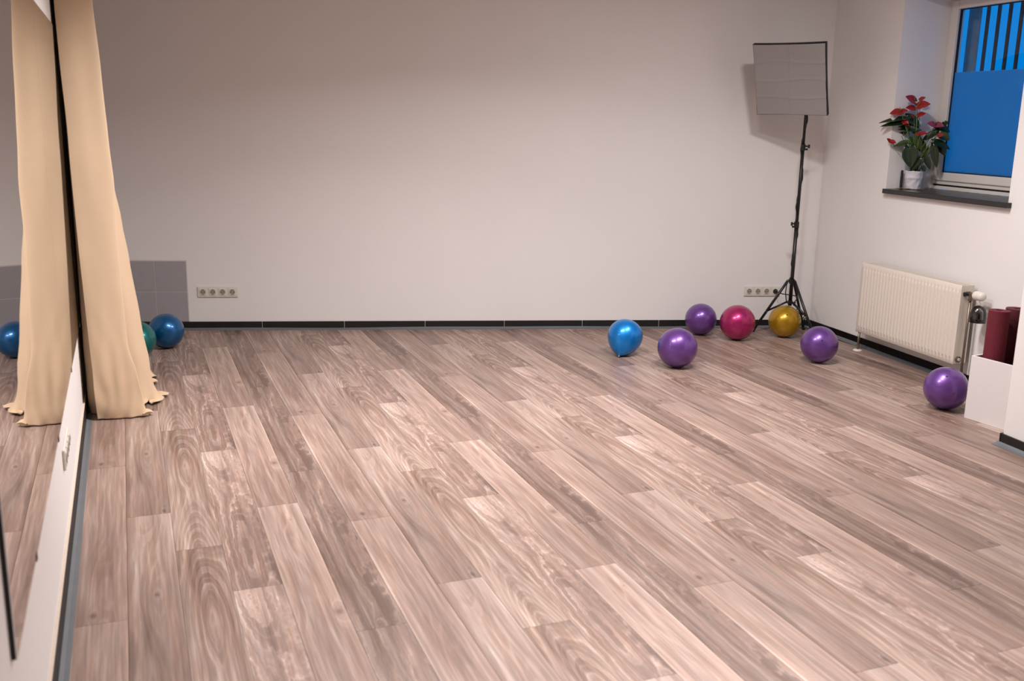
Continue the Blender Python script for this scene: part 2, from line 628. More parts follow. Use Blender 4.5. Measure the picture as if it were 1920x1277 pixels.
tag(o, 'wall behind the viewpoint', kind='structure')
corners = [cFL, cFR, cBR, cBL]
o = MB().prism([(p.x, p.y) for p in corners], CEIL, CEIL + .12).build('ceiling', ceil_m)
tag(o, 'plain white ceiling', kind='structure')


# baseboards: single tiles
def baseboard(name, rz, label, axis, face, a0, a1, h, joints, thick=.010, sign=1, ledge=True):
    """axis 'x': runs along local x, face at local y=face looking to -y; axis 'y': runs along y, face at x=face, wall on side `sign`"""
    root = empty(name, (0, 0, 0), rz)
    tag(root, label, kind='structure')
    js = [a0] + [j for j in joints if a0 < j < a1] + [a1]
    g = .0016
    for p, q in zip(js, js[1:]):
        mb = MB()
        if axis == 'x': mb.box(p + g, q - g, face, face + thick, .004, h)
        else: mb.box(*sorted((face, face + sign * thick)), p + g, q - g, .004, h)
        mb.build('tile', stone_m, root, bevel=.0012, seg=1)
    mb = MB()
    if axis == 'x': mb.box(a0, a1, face + .003, face + thick, .004, h - .002)
    else: mb.box(*sorted((face + sign * .003, face + sign * thick)), a0, a1, .004, h - .002)
    mb.build('grout', grout_m, root)
    if ledge:
        mb = MB()
        if axis == 'x': mb.box(a0, a1, face + .0015, face + thick, h, h + .0035)
        else: mb.box(*sorted((face + sign * .0015, face + sign * thick)), a0, a1, h, h + .0035)
        mb.build('sealant', raw_m, root)
    return root


BLx = cos(RB) * cBL.x + sin(RB) * cBL.y
BRx = cos(RB) * cBR.x + sin(RB) * cBR.y
baseboard('baseboard_back', RB, 'black stone tile skirting under the long wall', 'x', WB - .010, BLx + .012, BRx - .012, .060,
          [-1.071 + .6154 * i for i in range(-3, 8)], ledge=False)
BRy = -sin(RR) * cBR.x + cos(RR) * cBR.y
BLy = -sin(RL) * cBL.x + cos(RL) * cBL.y
baseboard('baseboard_right', RR, 'black stone tile skirting behind the radiator', 'y', WR - .010, 3.92, BRy, .060,
          [5.83 - .61 * i for i in range(-2, 5)], sign=1, ledge=False)
baseboard('baseboard_left', RL, 'black tile skirting with a pale top edge below the mirrors', 'y', WL + .012, -1.5, BLy - .02, .090,
          [.35 + .61 * i for i in range(-4, 14)], sign=-1, thick=.012)
r = baseboard('baseboard_pier', RR, 'short black tile skirting on the projecting wall at right', 'y', WP - .010, -1.2, 3.915, .060,
              [3.40 - .61 * i for i in range(0, 8)], sign=1, ledge=False)
mb = MB().box(WP - .010, WR - .011, 3.905, 3.915, .004, .060)
mb.build('tile', stone_m, r)


# grey vinyl cove strips on the floor in front of the skirting
def cove(name, rz, label, axis, face, a0, a1, out, h, sign):
    prof = [(0, 0), (out, 0), (out, .002), (out * .45, h * .35), (out * .12, h * .75), (0, h)]
    mb = MB()
    n = 40
    vs, fs = [], []
    for i in range(n + 1):
        s = a0 + (a1 - a0) * i / n
        wob = 1 + .18 * sin(s * 2.3) + .12 * sin(s * 5.1 + 1)
        for (d, z) in prof:
            d2 = d * (.9 + .1 * wob)
            vs.append((face + sign * d2, s, z * wob) if axis == 'y' else (s, face + sign * d2, z * wob))
    m_ = len(prof)
    for i in range(n):
        for k in range(m_):
            k2 = (k + 1) % m_
            fs.append((i * m_ + k, i * m_ + k2, (i + 1) * m_ + k2, (i + 1) * m_ + k))
    fs += [tuple(range(m_)), tuple(range(n * m_, n * m_ + m_))]
    o_ = mb.add(vs, fs).build(name, cove_m, rz=rz)
    tag(o_, label, kind='structure')


cove('trim_1', RB, 'grey vinyl strip along the foot of the long wall', 'x', WB - .0105, BLx + .03, BRx - .02, .036, .013, -1)
cove('trim_2', RL, 'grey vinyl strip along the foot of the mirror wall', 'y', WL + .0125, -1.5, BLy - .04, .028, .008, 1)
cove('trim_3', RR, 'grey vinyl strip along the foot of the radiator wall', 'y', WR - .0105, 3.93, BRy - .03, .036, .013, -1)
cove('trim_4', RR, 'grey vinyl strip along the foot of the projecting wall', 'y', WP - .0105, -1.2, 3.925, .036, .013, -1)

# grey tile patch at the foot of the back wall
patch = empty('tile_patch', frame(RB, -2.0, WB, .06), RB)
tag(patch, 'patch of square grey wall tiles above the skirting beside the curtain', 'tiles')
TW = .2285
right = cos(RB) * -2.432 + sin(RB) * 7.192 + 2.0
for j in range(2):
    for i in range(4):
        xr = right - i * TW
        xl = max(xr - TW, BLx + 2.0 + .002)
        if xr - xl < .02: continue
        MB().box(xl + .0024, xr - .0024, -.006, 0, .0024 + j * .230, (j + 1) * .230 - .0024).build('tile', tile_m, patch, bevel=.001, seg=1)
MB().box(BLx + 2.002, right + .004, -.003, 0, 0, .466).build('grout', grout_m, patch)

# ------------------------------------------------------------------ mirrors on the left wall
MZ0, MZ1 = .495, 1.988
for k, (a, b) in enumerate(((2.052, 4.058), (4.060, 5.98))):
    m_ = empty('wall_mirror', frame(RL, WL, (a + b) / 2, MZ0), RL)
    tag(m_, ['large frameless wall mirror nearest the camera above a socket', 'large frameless wall mirror half hidden behind the beige curtain'][k], 'mirror', 'mirrors on the left wall')
    h = (b - a) / 2
    g = MB().box(.0102, .0120, -h, h, 0, MZ1 - MZ0).build('glass', mirror_m, m_)
    MB().box(.0004, .0100, -h - .0006, h + .0006, -.0006, MZ1 - MZ0 + .0006).build('backing', mirror_edge, m_)
    for q in (-.49, .49):
        mb = MB().box(.0004, .0135, q - .012, q + .012, -.010, -.001)
        mb.box(.0122, .0135, q - .012, q + .012, -.010, .009)
        mb.build('clip', brass_m, m_)


# ------------------------------------------------------------------ power sockets
def socket_strip(loc, rz, label, n=4, plugged=None):
    """plate in local xz, facing -y"""
    root = empty('power_socket', loc, rz)
    tag(root, label, 'socket', 'four gang power sockets')
    P_ = .0715
    w = (n - 1) * P_ + .081
    MB().box(-w / 2, w / 2, -.010, 0, 0, .081).build('cover_frame', cream_plastic, root, bevel=.005, seg=3)
    for i in range(n):
        cx = (i - (n - 1) / 2) * P_
        ins = MB().box(cx - .0275, cx + .0275, -.0125, -.009, .013, .068).build('insert', white_plastic, root, bevel=.003)
        prof = [(.0225, .0030), (.0205, .0032), (.0198, .0005), (.0198, .0003), (.0, .0003)]
        Mx = Matrix.Translation((cx, -.0125, .0405)) @ rotM('X', pi / 2)
        MB().lathe(prof, 28, Mx).build('well_rim', cream_plastic, ins, smooth=False)
        MB().lathe([(.0196, .0006), (0, .0006)], 28, Mx).build('well', well_m, ins)
        holes = MB()
        for hx in (-.0095, .0095):
            holes.lathe([(.0034, .0005), (.0034, .0016), (0, .0016)], 10, Mx @ Matrix.Translation((hx, 0, 0)))
        holes.box(cx - .003, cx + .003, -.0142, -.0125, .0215, .026)
        holes.box(cx - .003, cx + .003, -.0142, -.0125, .055, .0595)
        holes.build('contact', dark_hole, ins)
    return root


socket_strip(frame(RB, -1.389, WB, .247), RB, 'white four gang socket beside the grey tile patch')
sockR = socket_strip(frame(RB, 2.836, WB, .252), RB, 'white four gang socket behind the tripod with a black plug')
s3 = socket_strip(frame(RL, WL, 3.935, .290), RL + pi / 2, 'white socket strip low on the wall beneath the mirrors')

# ------------------------------------------------------------------ window
win = empty('window_1', frame(RR, WR + .365, N0, 1.165), RR)
tag(win, 'white framed window with frosted lower half in a deep niche', kind='structure')
ww = N1 - N0


def ring(mb, x0, x1, y0, y1, z0, z1, t):
    mb.box(x0, x1, y0, y0 + t, z0, z1)
    mb.box(x0, x1, y1 - t, y1, z0, z1)
    mb.box(x0, x1, y0 + t, y1 - t, z0, z0 + t)
    mb.box(x0, x1, y0 + t, y1 - t, z1 - t, z1)
    return mb


g = .001
ring(MB(), .012, .075, g, ww - g, .036, NZ1 - 1.165 - g, .040).build('frame', upvc_m, win, bevel=.003)
sash = ring(MB(), 0, .06, .030, ww - .030, .062, NZ1 - 1.165 - .030, .058).build('sash', upvc_m, win, bevel=.006)
ring(MB(), .020, .036, .086, ww - .086, .118, NZ1 - 1.165 - .086, .008).build('gasket', gasket_m, sash)
pane = MB().box(.030, .034, .088, ww - .088, .119, NZ1 - 1.165 - .088).build('pane', pane_m, win)
MB().box(.0275, .0285, .094, ww - .094, .126, .800).build('frosted_film', film_m, pane)
MB().box(.004, .075, g, ww - g, .001, .024).build('sill_profile', upvc_m, win, bevel=.002)
MB().box(.03, .075, g, ww - g, .024, .036).build('gap_shade_strip', gasket_m, win)  # solid dark strip standing in for the shade in the gap
sill = empty('windowsill', frame(RR, WR, N0, NZ0), RR)
tag(sill, 'dark polished stone sill slab under the window', 'windowsill')
mb = MB().prism([(-.036, -.030), (-.0005, -.030), (-.0005, .001), (.368, .001), (.368, ww - .001), (-.0005, ww - .001), (-.0005, ww - .008), (-.036, ww - .008)], .0005, .033)
mb.build('slab', sill_m, sill, bevel=.003)

# outside: grille, post, hill
gr = empty('window_grille', frame(RR, WR + .62, N0, 1.0), RR)
tag(gr, 'row of dark rusty vertical bars outside the window', 'grille')
for i in range(12):
    t_ = 5.868 - .1015 * i - N0
    MB().box(-.009, .009, t_ - .0105, t_ + .0105, 0, 1.75).build('bar', rust_m, gr, bevel=.003)
MB().box(-.006, .006, -.30, 1.08, .02, .06).build('rail', rust_m, gr)
MB().box(-.006, .006, -.30, 1.08, 1.70, 1.74).build('rail', rust_m, gr)
post = MB().box(-.015, .015, -.052, .052, 0, 2.6).build('concrete_post', concrete_m, loc=frame(RR, WR + .62, 5.992, .2), rz=RR, bevel=.01)
tag(post, 'weathered grey concrete post standing outside the window', 'post')


def hillf(a, b):
    ang = radians(-30 + 100 * a)
    d = 180 + 160 * b
    hgt = (2 + 17 * sin(pi * min(1, b * 1.2) / 2)) * (.8 + .35 * noise.noise(Vector((a * 9, 0, 3)))) + 3.0 * noise.noise(Vector((a * 60, b * 9, 0)))
    return Vector((sin(ang) * d, cos(ang) * d, hgt - 4))


o = MB().grid(hillf, 90, 12).build('hill', hill_m, smooth=True, solid=.5)
tag(o, 'low dusky wooded hill on the horizon beyond the bars', 'hill')


def twig_tree(loc, h, seed):
    rnd = random.Random(seed)
    mb = MB()
    def br(p, d, l, r_, depth):
        q = p + d * l
        mb.path([p, p + d * l * .5 + Vector((rnd.uniform(-.04, .04), rnd.uniform(-.04, .04), 0)) * l, q], [r_, r_ * .8, r_ * .6], 5)
        if depth == 0: return
        for _ in range(3):
            nd = (d + Vector((rnd.uniform(-.6, .6), rnd.uniform(-.6, .6), rnd.uniform(-.1, .5)))).normalized()
            br(p + d * l * rnd.uniform(.5, 1), nd, l * rnd.uniform(.5, .75), r_ * .55, depth - 1)
    br(Vector((0, 0, 0)), Vector((0, 0, 1)), h * .45, h * .018, 4)
    o_ = mb.build('bare_tree', rust_m, loc=loc)
    tag(o_, 'bare leafless tree outside seen between the window bars', 'tree')


twig_tree(Vector((21.2, 38.0, -1.2)), 5.4, 5)

# ------------------------------------------------------------------ radiator
RX0, RX1, RZ0, RZ1 = 4.952, 5.958, .135, .640
rad = empty('panel_radiator', frame(RR, WR, RX0, 0), RR)
tag(rad, 'white ribbed panel radiator on the wall under the window', 'radiator')
L_ = RX1 - RX0


def panel(face, back, mirror=False):
    # ribbed panel at local x=face (towards the room is -x)
    N_ = 30
    pitch = (L_ - .030) / N_
    ys = [0.0, .004]
    hs = [.004, 0.0]
    prof = []
    for i in range(N_):
        c0 = .015 + pitch * (i + .5)
        for d, hh in ((-.5, 0), (-.30, 0), (-.22, .4), (-.12, .95), (0, 1), (.12, .95), (.22, .4), (.30, 0)):
            prof.append((c0 + d * pitch, hh))
    prof = [(0, 0), (.006, 0)] + prof + [(L_ - .006, 0), (L_, 0)]
    zs = [(RZ0, 0, 1), (RZ0 + .004, 0, 0), (RZ0 + .034, 0, 0), (RZ0 + .040, .35, 0), (RZ0 + .048, .9, 0), (RZ0 + .056, 1, 0),
          (RZ1 - .056, 1, 0), (RZ1 - .048, .9, 0), (RZ1 - .040, .35, 0), (RZ1 - .034, 0, 0), (RZ1 - .004, 0, 0), (RZ1, 0, 1)]
    vs, fs = [], []
    n = len(prof)
    for (z, m_, e) in zs:
        for (y, hh) in prof:
            vs.append((face - .0075 * hh * m_ + e * .004, y, z))
    for j in range(len(zs) - 1):
        for i in range(n - 1):
            fs.append((j * n + i, j * n + i + 1, (j + 1) * n + i + 1, (j + 1) * n + i))
    return MB().add(vs, fs)


panel(-.128, 0).build('front_panel', rad_m, rad, smooth=True, solid=.0015)
panel(-.045, 0).build('rear_panel', rad_m, rad, smooth=True, solid=.0015)
for y_ in (.0, L_ - .003):
    MB().box(-.126, -.034, y_, y_ + .003, RZ0 + .006, RZ1 + .001).build('side_cover', rad_m, rad, bevel=.001)
# top grille
top = MB().box(-.126, -.119, .003, L_ - .003, RZ1 - .004, RZ1 + .001)
top.box(-.041, -.034, .003, L_ - .003, RZ1 - .004, RZ1 + .001)
top.box(-.083, -.077, .003, L_ - .003, RZ1 - .004, RZ1 + .001)
ns = 56
for i in range(ns + 1):
    y_ = .004 + (L_ - .008) * i / ns
    top.box(-.119, -.041, y_ - .0035, y_ + .0035, RZ1 - .003, RZ1 + .0005)
top.build('top_grille', rad_m, rad)
conv = MB()
for i in range(40):
    y_ = .02 + (L_ - .04) * i / 39
    conv.box(-.112, -.048, y_ - .0006, y_ + .0006, RZ0 + .03, RZ1 - .03)
conv.build('convector_fins', rad_in, rad)
MB().box(-.034, -.0005, .16, .19, RZ0 + .05, RZ1 - .04).build('bracket', rad_m, rad)
MB().box(-.034, -.0005, L_ - .19, L_ - .16, RZ0 + .05, RZ1 - .04).build('bracket', rad_m, rad)
# left foot
ft = MB().path([(-.118, L_ - .030, .008), (-.118, L_ - .030, RZ0 + .01)], .0085, 12).build('leg', brass_m, rad, smooth=True)
MB().lathe([(0, .010), (.012, .010), (.028, .006), (.033, .001), (.033, 0)], 24, Matrix.Translation((-.118, L_ - .030, 0))).build('foot_plate', white_plastic, ft, smooth=True)
# valve, thermostat head, pipes
vx, vy, vz = -.082, -.030, RZ1 - .050
mb = MB()
mb.path([(vx, .0, vz), (vx, -.052, vz)], .011, 14)
mb.path([(vx, -.010, vz), (vx, -.020, vz)], .0165, 6)
mb.path([(vx, -.044, vz), (vx, -.056, vz)], .0145, 14)
mb.path([(vx, vy, vz + .004), (vx, vy, vz - .040)], .0115, 14)
mb.path([(vx, vy, vz - .028), (vx, vy, vz - .042)], .0150, 6)
val = mb.build('valve', brass_m, rad, smooth=False)
MB().path([(vx, -.005, vz), (vx - .030, -.010, vz - .004)], [.010, .014], 14).build('vent_cap', black_rubber, rad)
# thermostat head: waisted cap
th = [(0, 0), (.016, 0), (.020, .006), (.026, .012), (.0285, .022), (.0290, .036), (.0265, .042), (.0265, .046), (.0285, .052), (.0275, .072), (.023, .082), (.012, .087), (0, .088)]
MB().lathe(th, 28, align((0, -1, 0), (vx, -.055, vz))).build('thermostat_head', white_plastic, val, smooth=True)
MB().path([(vx, vy, vz - .040), (vx, vy, .30), (vx, vy, .002)], .0078, 14).build('pipe', brass_m, rad, smooth=True)
MB().path([(-.098, -.002, RZ0 + .035), (-.098, -.014, RZ0 + .035)], .019, 20).build('plug', brass_m, rad)
MB().path([(-.098, -.013, RZ0 + .035), (-.098, -.018, RZ0 + .035)], .010, 16).build('plug_cap', white_plastic, rad)

# scent dome hanging from the thermostat head
sd = empty('hanging_dome', frame(RR, WR + vx - .01, RX0 - .122, vz - .158), RR)
tag(sd, 'clear dome of dark potpourri hanging from the radiator valve', 'ornament')
MB().lathe([(.046, 0), (.047, .03), (.045, .06), (.038, .082), (.024, .098), (.008, .104), (0, .104)], 32).build('shell', clear_m, sd, smooth=True, solid=.001)
mbp = MB()
rnd = random.Random(4)
for _ in range(170):
    a, rr = rnd.uniform(0, 2 * pi), .038 * math.sqrt(rnd.random())
    z = rnd.uniform(.006, .074 - 18 * rr * rr)
    s = rnd.uniform(.004, .008)
    mbp.box(-s, s, -s * .6, s * .6, -s * .5, s * .5, Matrix.Translation((rr * cos(a), rr * sin(a), z)) @ rotM('X', rnd.uniform(0, 3)) @ rotM('Z', rnd.uniform(0, 3)))
tag(mbp.build('potpourri', glass_dark, sd), kind='stuff')
MB().lathe([(0, 0), (.047, 0), (.047, .004), (0, .004)], 32).build('base_plate', clear_m, sd)
mb = MB().path([(0, 0, .103)] + [(.006 * sin(q), 0, .112 - .008 * cos(q) + .010 * (q / 4.6)) for q in [i * 4.6 / 10 for i in range(11)]] + [(0, 0, .136)], .0014, 6)
mb.build('hook', chrome_m, sd)

# ------------------------------------------------------------------ box with mats
bd = Vector((.112, -.216, 0)).normalized()
bang = math.atan2(bd.y, bd.x)                 # local x = along the visible front, towards the viewer
box = empty('storage_box', (2.557, 5.287, 0), bang)
tag(box, 'low open white board box between the wall end and radiator', 'box')
BW_, BD_, BH_ = .375, .36, .362
# local +y is to the left of +x; front is at y=0, box extends to +y
t = .012
MB().box(0, BW_, 0, t, .0005, BH_).build('front_board', board_m, box, bevel=.0012, seg=1)
MB().box(0, BW_, BD_ - t, BD_, .0005, BH_).build('back_board', board_m, box, bevel=.0012, seg=1)
MB().box(0, t, t, BD_ - t, .0005, BH_).build('side_board', board_m, box, bevel=.0012, seg=1)
MB().box(BW_ - t, BW_, t, BD_ - t, .0005, BH_).build('side_board', board_m, box, bevel=.0012, seg=1)
MB().box(t, BW_ - t, t, BD_ - t, .0005, .012).build('bottom_board', board_m, box)


def mat_roll(lx, ly, mat, label, h, tilt, r0=.013, turns=4.7, th=.0075, spin=0.0):
    M0 = Matrix.Translation((2.557, 5.287, 0)) @ rotM('Z', bang)
    p = M0 @ Vector((lx, ly, .0135))
    root = empty('exercise_mat', p, bang)
    root.rotation_euler = (tilt[0], tilt[1], bang)
    tag(root, label, 'exercise mat', 'rolled mats in the box')
    n = int(turns * 28)
    vs, fs = [], []
    for i in range(n + 1):
        q = 2 * pi * i / 28
        rr = r0 + th * 1.06 * q / (2 * pi)
        a = q + spin
        for dr in (0, th):
            for z in (0, h):
                vs.append(((rr + dr) * cos(a), (rr + dr) * sin(a), z))
    for i in range(n):
        b, c = i * 4, i * 4 + 4
        fs += [(b, c, c + 1, b + 1), (b + 2, b + 3, c + 3, c + 2), (b + 1, c + 1, c + 3, b + 3), (b, b + 2, c + 2, c)]
    fs += [(0, 1, 3, 2), (n * 4, n * 4 + 2, n * 4 + 3, n * 4 + 1)]
    MB().add(vs, fs).build('rolled_sheet', mat, root, smooth=False)
    return root


mat_roll(.076, .078, mat_roll1, 'crimson rolled exercise mat standing in the white box, left one', .612, (radians(0), radians(0)), spin=3.3)
mat_roll(.202, .172, mat_roll_shaded, 'shade-darkened rolled mat in the box, closest to the wall edge', .62, (0, 0), spin=.4)
mat_roll(.076, .224, mat_roll_shaded, 'shade-darkened rolled mat right behind the crimson one in the box', .612, (0, 0), spin=2.0)


# ------------------------------------------------------------------ balls
def ball(loc, R, mat, label, valve=None, name='exercise_ball'):
    root = empty(name, (loc[0], loc[1], 0))
    tag(root, label, 'ball', 'soft exercise balls on the floor')
    n = 40
    prof = []
    for i in range(n + 1):
        a = -pi / 2 + pi * i / n
        z = R + R * sin(a)
        rr = R * cos(a)
        z2 = max(z, .0015 + .35 * (z - 0) if z < .0023 else z)     # slight flat where it rests
        prof.append((max(rr, 0), max(z2, .0008)))
    MB().lathe(prof, 64).build('ball_skin', mat, root, smooth=True)
    if valve is not None:
        d = Vector(valve).normalized()
        c = Vector((0, 0, R)) + d * (R - .0006)
        MB().lathe([(0, .0022), (.0042, .0020), (.0055, .0008), (.0058, 0)], 16, align(d, c)).build('valve_plug', black_rubber if mat != ball_magenta else ball_purple, root, smooth=True)
    return root


def toward(loc, R, dx, dz):
    """direction on the ball surface: dx to the right, dz up, seen from the camera"""
    v_ = (Vector((0, 0, CAM_H)) - Vector((loc[0], loc[1], R))).normalized()
    r_ = Vector((0, 0, 1)).cross(v_).normalized()
    u_ = v_.cross(r_)
    return r_ * dx + u_ * dz + v_ * math.sqrt(max(0, 1 - dx * dx - dz * dz))


ball((-2.392, 6.589), .120, ball_blue, 'dark blue ball on the floor in front of the grey tiles')
ball((-2.483, 6.297), .122, ball_green, 'green ball partly hidden behind the beige curtain')
ball((1.101, 6.326), .132, ball_purple, 'purple ball in the middle of the floor right of the blue one')
ball((1.448, 7.363), .1205, ball_purple, 'purple ball against the black skirting beside the magenta ball')
ball((1.694, 7.205), .132, ball_magenta, 'magenta pink ball left of the tripod', toward((1.694, 7.205), .132, .26, .42))
ball((2.085, 7.335), .122, ball_gold, 'golden yellow ball under the tripod legs', toward((2.085, 7.335), .122, .12, .40))
ball((2.108, 6.536), .1255, ball_purple, 'purple ball in front of the radiator left end', toward((2.108, 6.536), .125, .12, .22))
ball((2.516, 5.459), .1235, ball_purple, 'purple ball beside the white box', toward((2.516, 5.459), .1235, -.03, .54))

# teardrop-shaped bright blue ball resting on its neck
R = .1235
prof = [(0, -.172), (.0050, -.172), (.0062, -.168)]
for i in range(1, 60):
    q_ = pi * i / 60
    rr = R * 1.125 * sin(q_) * sin(q_ / 2) ** .42
    z = -.024 - .138 * cos(q_)
    if rr > .0075: prof.append((rr, z))
prof.append((0, -.024 + .138))
ax = Vector((-.36, -.80, -.85)).normalized()          # where the neck points
root = empty('teardrop_ball', (.790, 6.66, 0))
tag(root, 'bright blue pear-shaped ball with its neck on the floor', 'ball', 'soft exercise balls on the floor')
Mt = align(-ax, (0, 0, 0))
low = min((Mt @ Vector((r_ * cos(q), r_ * sin(q), z))).z for r_, z in prof for q in [i * pi / 12 for i in range(24)])
Mt = align(-ax, (0, 0, -low + .0006))
MB().lathe(prof, 56, Mt).build('ball_skin', ball_sky, root, smooth=True)
MB().lathe([(0, -.176), (.0030, -.1755), (.0045, -.1725), (.0050, -.1690)], 14, Mt).build('valve_plug', white_plastic, root, smooth=True)

# ------------------------------------------------------------------ softbox light on a tripod stand
PX, PY = 2.133, 7.398
st = empty('studio_light', (PX, PY, 0))
tag(st, 'square grey softbox lamp on a black tripod stand in the corner', 'studio light')
feet = [(1.888, 7.498), (2.280, 7.165), (2.318, 7.610)]
for fx, fy in feet:
    d = Vector((fx - PX, fy - PY, 0)); dn = d.normalized()
    a = Vector((0, 0, .425)) + dn * .030
    e = d + Vector((0, 0, .008))
    leg = MB().path([a, a.lerp(e, .5), e], .0102, 8).build('leg', black_metal, st, smooth=True)
    MB().path([a.lerp(e, .95), e + (e - a).normalized() * .004], .0125, 8).build('rubber_foot', black_rubber, leg, smooth=True)
    mid = a.lerp(e, .60)
    b0 = Vector((0, 0, .262)) + dn * .022
    MB().path([b0, mid], .0080, 6).build('brace', black_metal, st, smooth=True)
    MB().path([mid - dn.cross(Vector((0, 0, 1))) * .010, mid + dn.cross(Vector((0, 0, 1))) * .010], .004, 8).build('rivet', silver_m, leg)
mb = MB().path([(0, 0, .405), (0, 0, .440)], .021, 16)
for fx, fy in feet:
    dn = Vector((fx - PX, fy - PY, 0)).normalized()
    mb.path([Vector((0, 0, .425)), Vector((0, 0, .425)) + dn * .034], .010, 8)
mb.build('collar', black_metal, st)
mb = MB().path([(0, 0, .248), (0, 0, .274)], .016, 14)
for fx, fy in feet:
    dn = Vector((fx - PX, fy - PY, 0)).normalized()
    mb.path([Vector((0, 0, .262)), Vector((0, 0, .262)) + dn * .027], .007, 8)
mb.build('hub', black_metal, st)
pole = MB().path([(0, 0, .235), (0, 0, .86)], .0140, 14)
pole.path([(0, 0, .84), (0, 0, 1.44)], .0122, 14)
pole.path([(0, 0, 1.42), (0, 0, 2.02)], .0105, 14)
pole.build('pole', black_metal, st, smooth=True)
for z, sx, r_ in ((.855, -1, .019), (1.430, 1, .017)):
    cl = MB().path([(0, 0, z - .024), (0, 0, z + .022)], r_, 14).build('clamp', black_metal, st)
    k = MB().path([(0, 0, z + .008), (sx * .038, -.012, z + .008)], .006, 8)
    k.box(min(sx * .034, sx * .046), max(sx * .034, sx * .046), -.018, -.006, z - .006, z + .020)
    k.box(min(sx * .012, sx * .034), max(sx * .012, sx * .034), -.010, .004, z - .022, z - .008)
    k.build('knob', black_rubber, cl)
# power cable wound round the pole
pts = []
for i in range(150):
    q = i / 149
    z = 2.0 - q * 1.52
    rr = .0140 + .0015 * sin(i * .9)
    a = q * 2 * pi * 3.6 + .6
    pts.append((rr * cos(a), rr * sin(a), z))
pts += [(-.030, -.020, .43), (-.046, -.03, .40), (-.050, -.03, .34), (-.040, -.03, .28), (-.02, -.03, .25), (.02, -.02, .255), (.05, .0, .285), (.06, .03, .30)]
pl = frame(RB, 2.836 + 1.5 * .0715, WB - .04, .292) - Vector((PX, PY, 0))
pts += [(.04, .06, .302), tuple(Vector((0.0, .08, .296)).lerp(pl, .5)), tuple(pl)]
cab = MB().path(pts, .0042, 6).build('power_cable', black_rubber, st, smooth=True)
dpl = frame(RB, 0, 1) * -1
pw = pl + frame(RB, 0, 1) * .027
MB().path([pw, pl], [.0185, .010], 18).build('plug', black_rubber, cab)
# loose cable bundle on the right brace
mb = MB()
rnd = random.Random(2)
dn = Vector((feet[2][0] - PX, feet[2][1] - PY, 0)).normalized()
lst = []
for i in range(60):
    q = i / 59
    base = Vector((.02, -.03, .26)).lerp(Vector((feet[1][0] - PX - .02, feet[1][1] - PY + .05, .09)), q)
    lst.append(base + Vector((.012 * sin(i * 1.3), .010 * cos(i * 1.7), .010 * sin(i * .9))))
MB().path(lst, .003, 6).build('cable_bundle', black_rubber, st, smooth=True)

SB = .515
C0 = Vector((1.932, 7.158, 1.900))
Mr = rotM('Z', radians(-33.5)) @ rotM('X', radians(20.97))
Ms = Matrix.Translation(C0 - Vector((PX, PY, 0))) @ Mr
hs = SB / 2


def diff(a, b):
    x, z = (a - .5) * 2, (b - .5) * 2
    y = .006 * (1 - x * x) * (1 - z * z) + .003 * sin(z * 3 + x * 2)
    for zz, s in ((.5, 1), (0, 1), (-.5, 1)):          # horizontal folds
        wob = .03 * sin(x * 3 + zz * 5)
        y -= .0045 * exp(-((z - zz - wob) / .020) ** 2)
    y -= .0040 * exp(-((x - .0 - .03 * z) / .020) ** 2)
    sag = .010
    xx = x * hs * (1 - .012 * (1 - z * z))
    zz2 = z * hs * (1 - .016 * (1 - x * x))
    return Ms @ Vector((xx * .996, y - .006, zz2 * .996))


MB().grid(diff, 72, 72).build('diffuser', diffuser_m, st, smooth=True, solid=.0012)
rim = MB()
seg = 14
loop = []
for sx, sz, ex, ez in ((-1, -1, 1, -1), (1, -1, 1, 1), (1, 1, -1, 1), (-1, 1, -1, -1)):
    for i in range(seg):
        q = i / seg
        x = sx + (ex - sx) * q; z = sz + (ez - sz) * q
        bow = 1 - .016 * (1 - (2 * q - 1) ** 2)
        if sx == ex: x *= bow
        else: z *= bow
        loop.append((x * hs, z * hs))
n = len(loop)
vs, fs = [], []
for (k, y) in ((.996, -.004), (1.002, 0), (1.0, .035)):
    vs += [Ms @ Vector((x * k, y, z * k)) for x, z in loop]
for j in range(2):
    fs += [(j * n + i, j * n + (i + 1) % n, (j + 1) * n + (i + 1) % n, (j + 1) * n + i) for i in range(n)]
rim.add(vs, fs).build('rim', black_fabric, st, smooth=True, solid=.0016)
vs, fs = [], []
for (k, y) in ((1.0, .034), (.80, .13), (.52, .235), (.22, .315), (.14, .330)):
    vs += [Ms @ Vector((x * k, y, z * k)) for x, z in loop]
for j in range(4):
    fs += [(j * n + i, j * n + (i + 1) % n, (j + 1) * n + (i + 1) % n, (j + 1) * n + i) for i in range(n)]
MB().add(vs, fs).build('shell', black_fabric, st, smooth=True, solid=.002)
head = MB().path([Ms @ Vector((0, .325, 0)), Ms @ Vector((0, .385, 0))], .036, 18)
head.path([Ms @ Vector((0, .36, 0)), Vector((0, 0, 2.02))], .014, 10)
head.path([Vector((0, 0, 1.985)), Vector((0, 0, 2.05))], .016, 12)
head.build('lamp_holder', black_rubber, st)
MB().lathe([(0, 0), (.028, 0), (.034, .03), (.040, .09), (.030, .135), (0, .15)], 20, Ms @ Matrix.Translation((0, .325, 0)) @ rotM('X', pi / 2)).build('bulb', white_plastic, st, smooth=True)

# ------------------------------------------------------------------ curtain
def lerp_tab(tab, z):
    if z <= tab[0][0]: return tab[0][1]
    for (a, b), (c, d) in zip(tab, tab[1:]):
        if z <= c:
            q = (z - a) / (c - a); q = q * q * (3 - 2 * q) * .5 + q * .5
            return b + (d - b) * q
    return tab[-1][1]


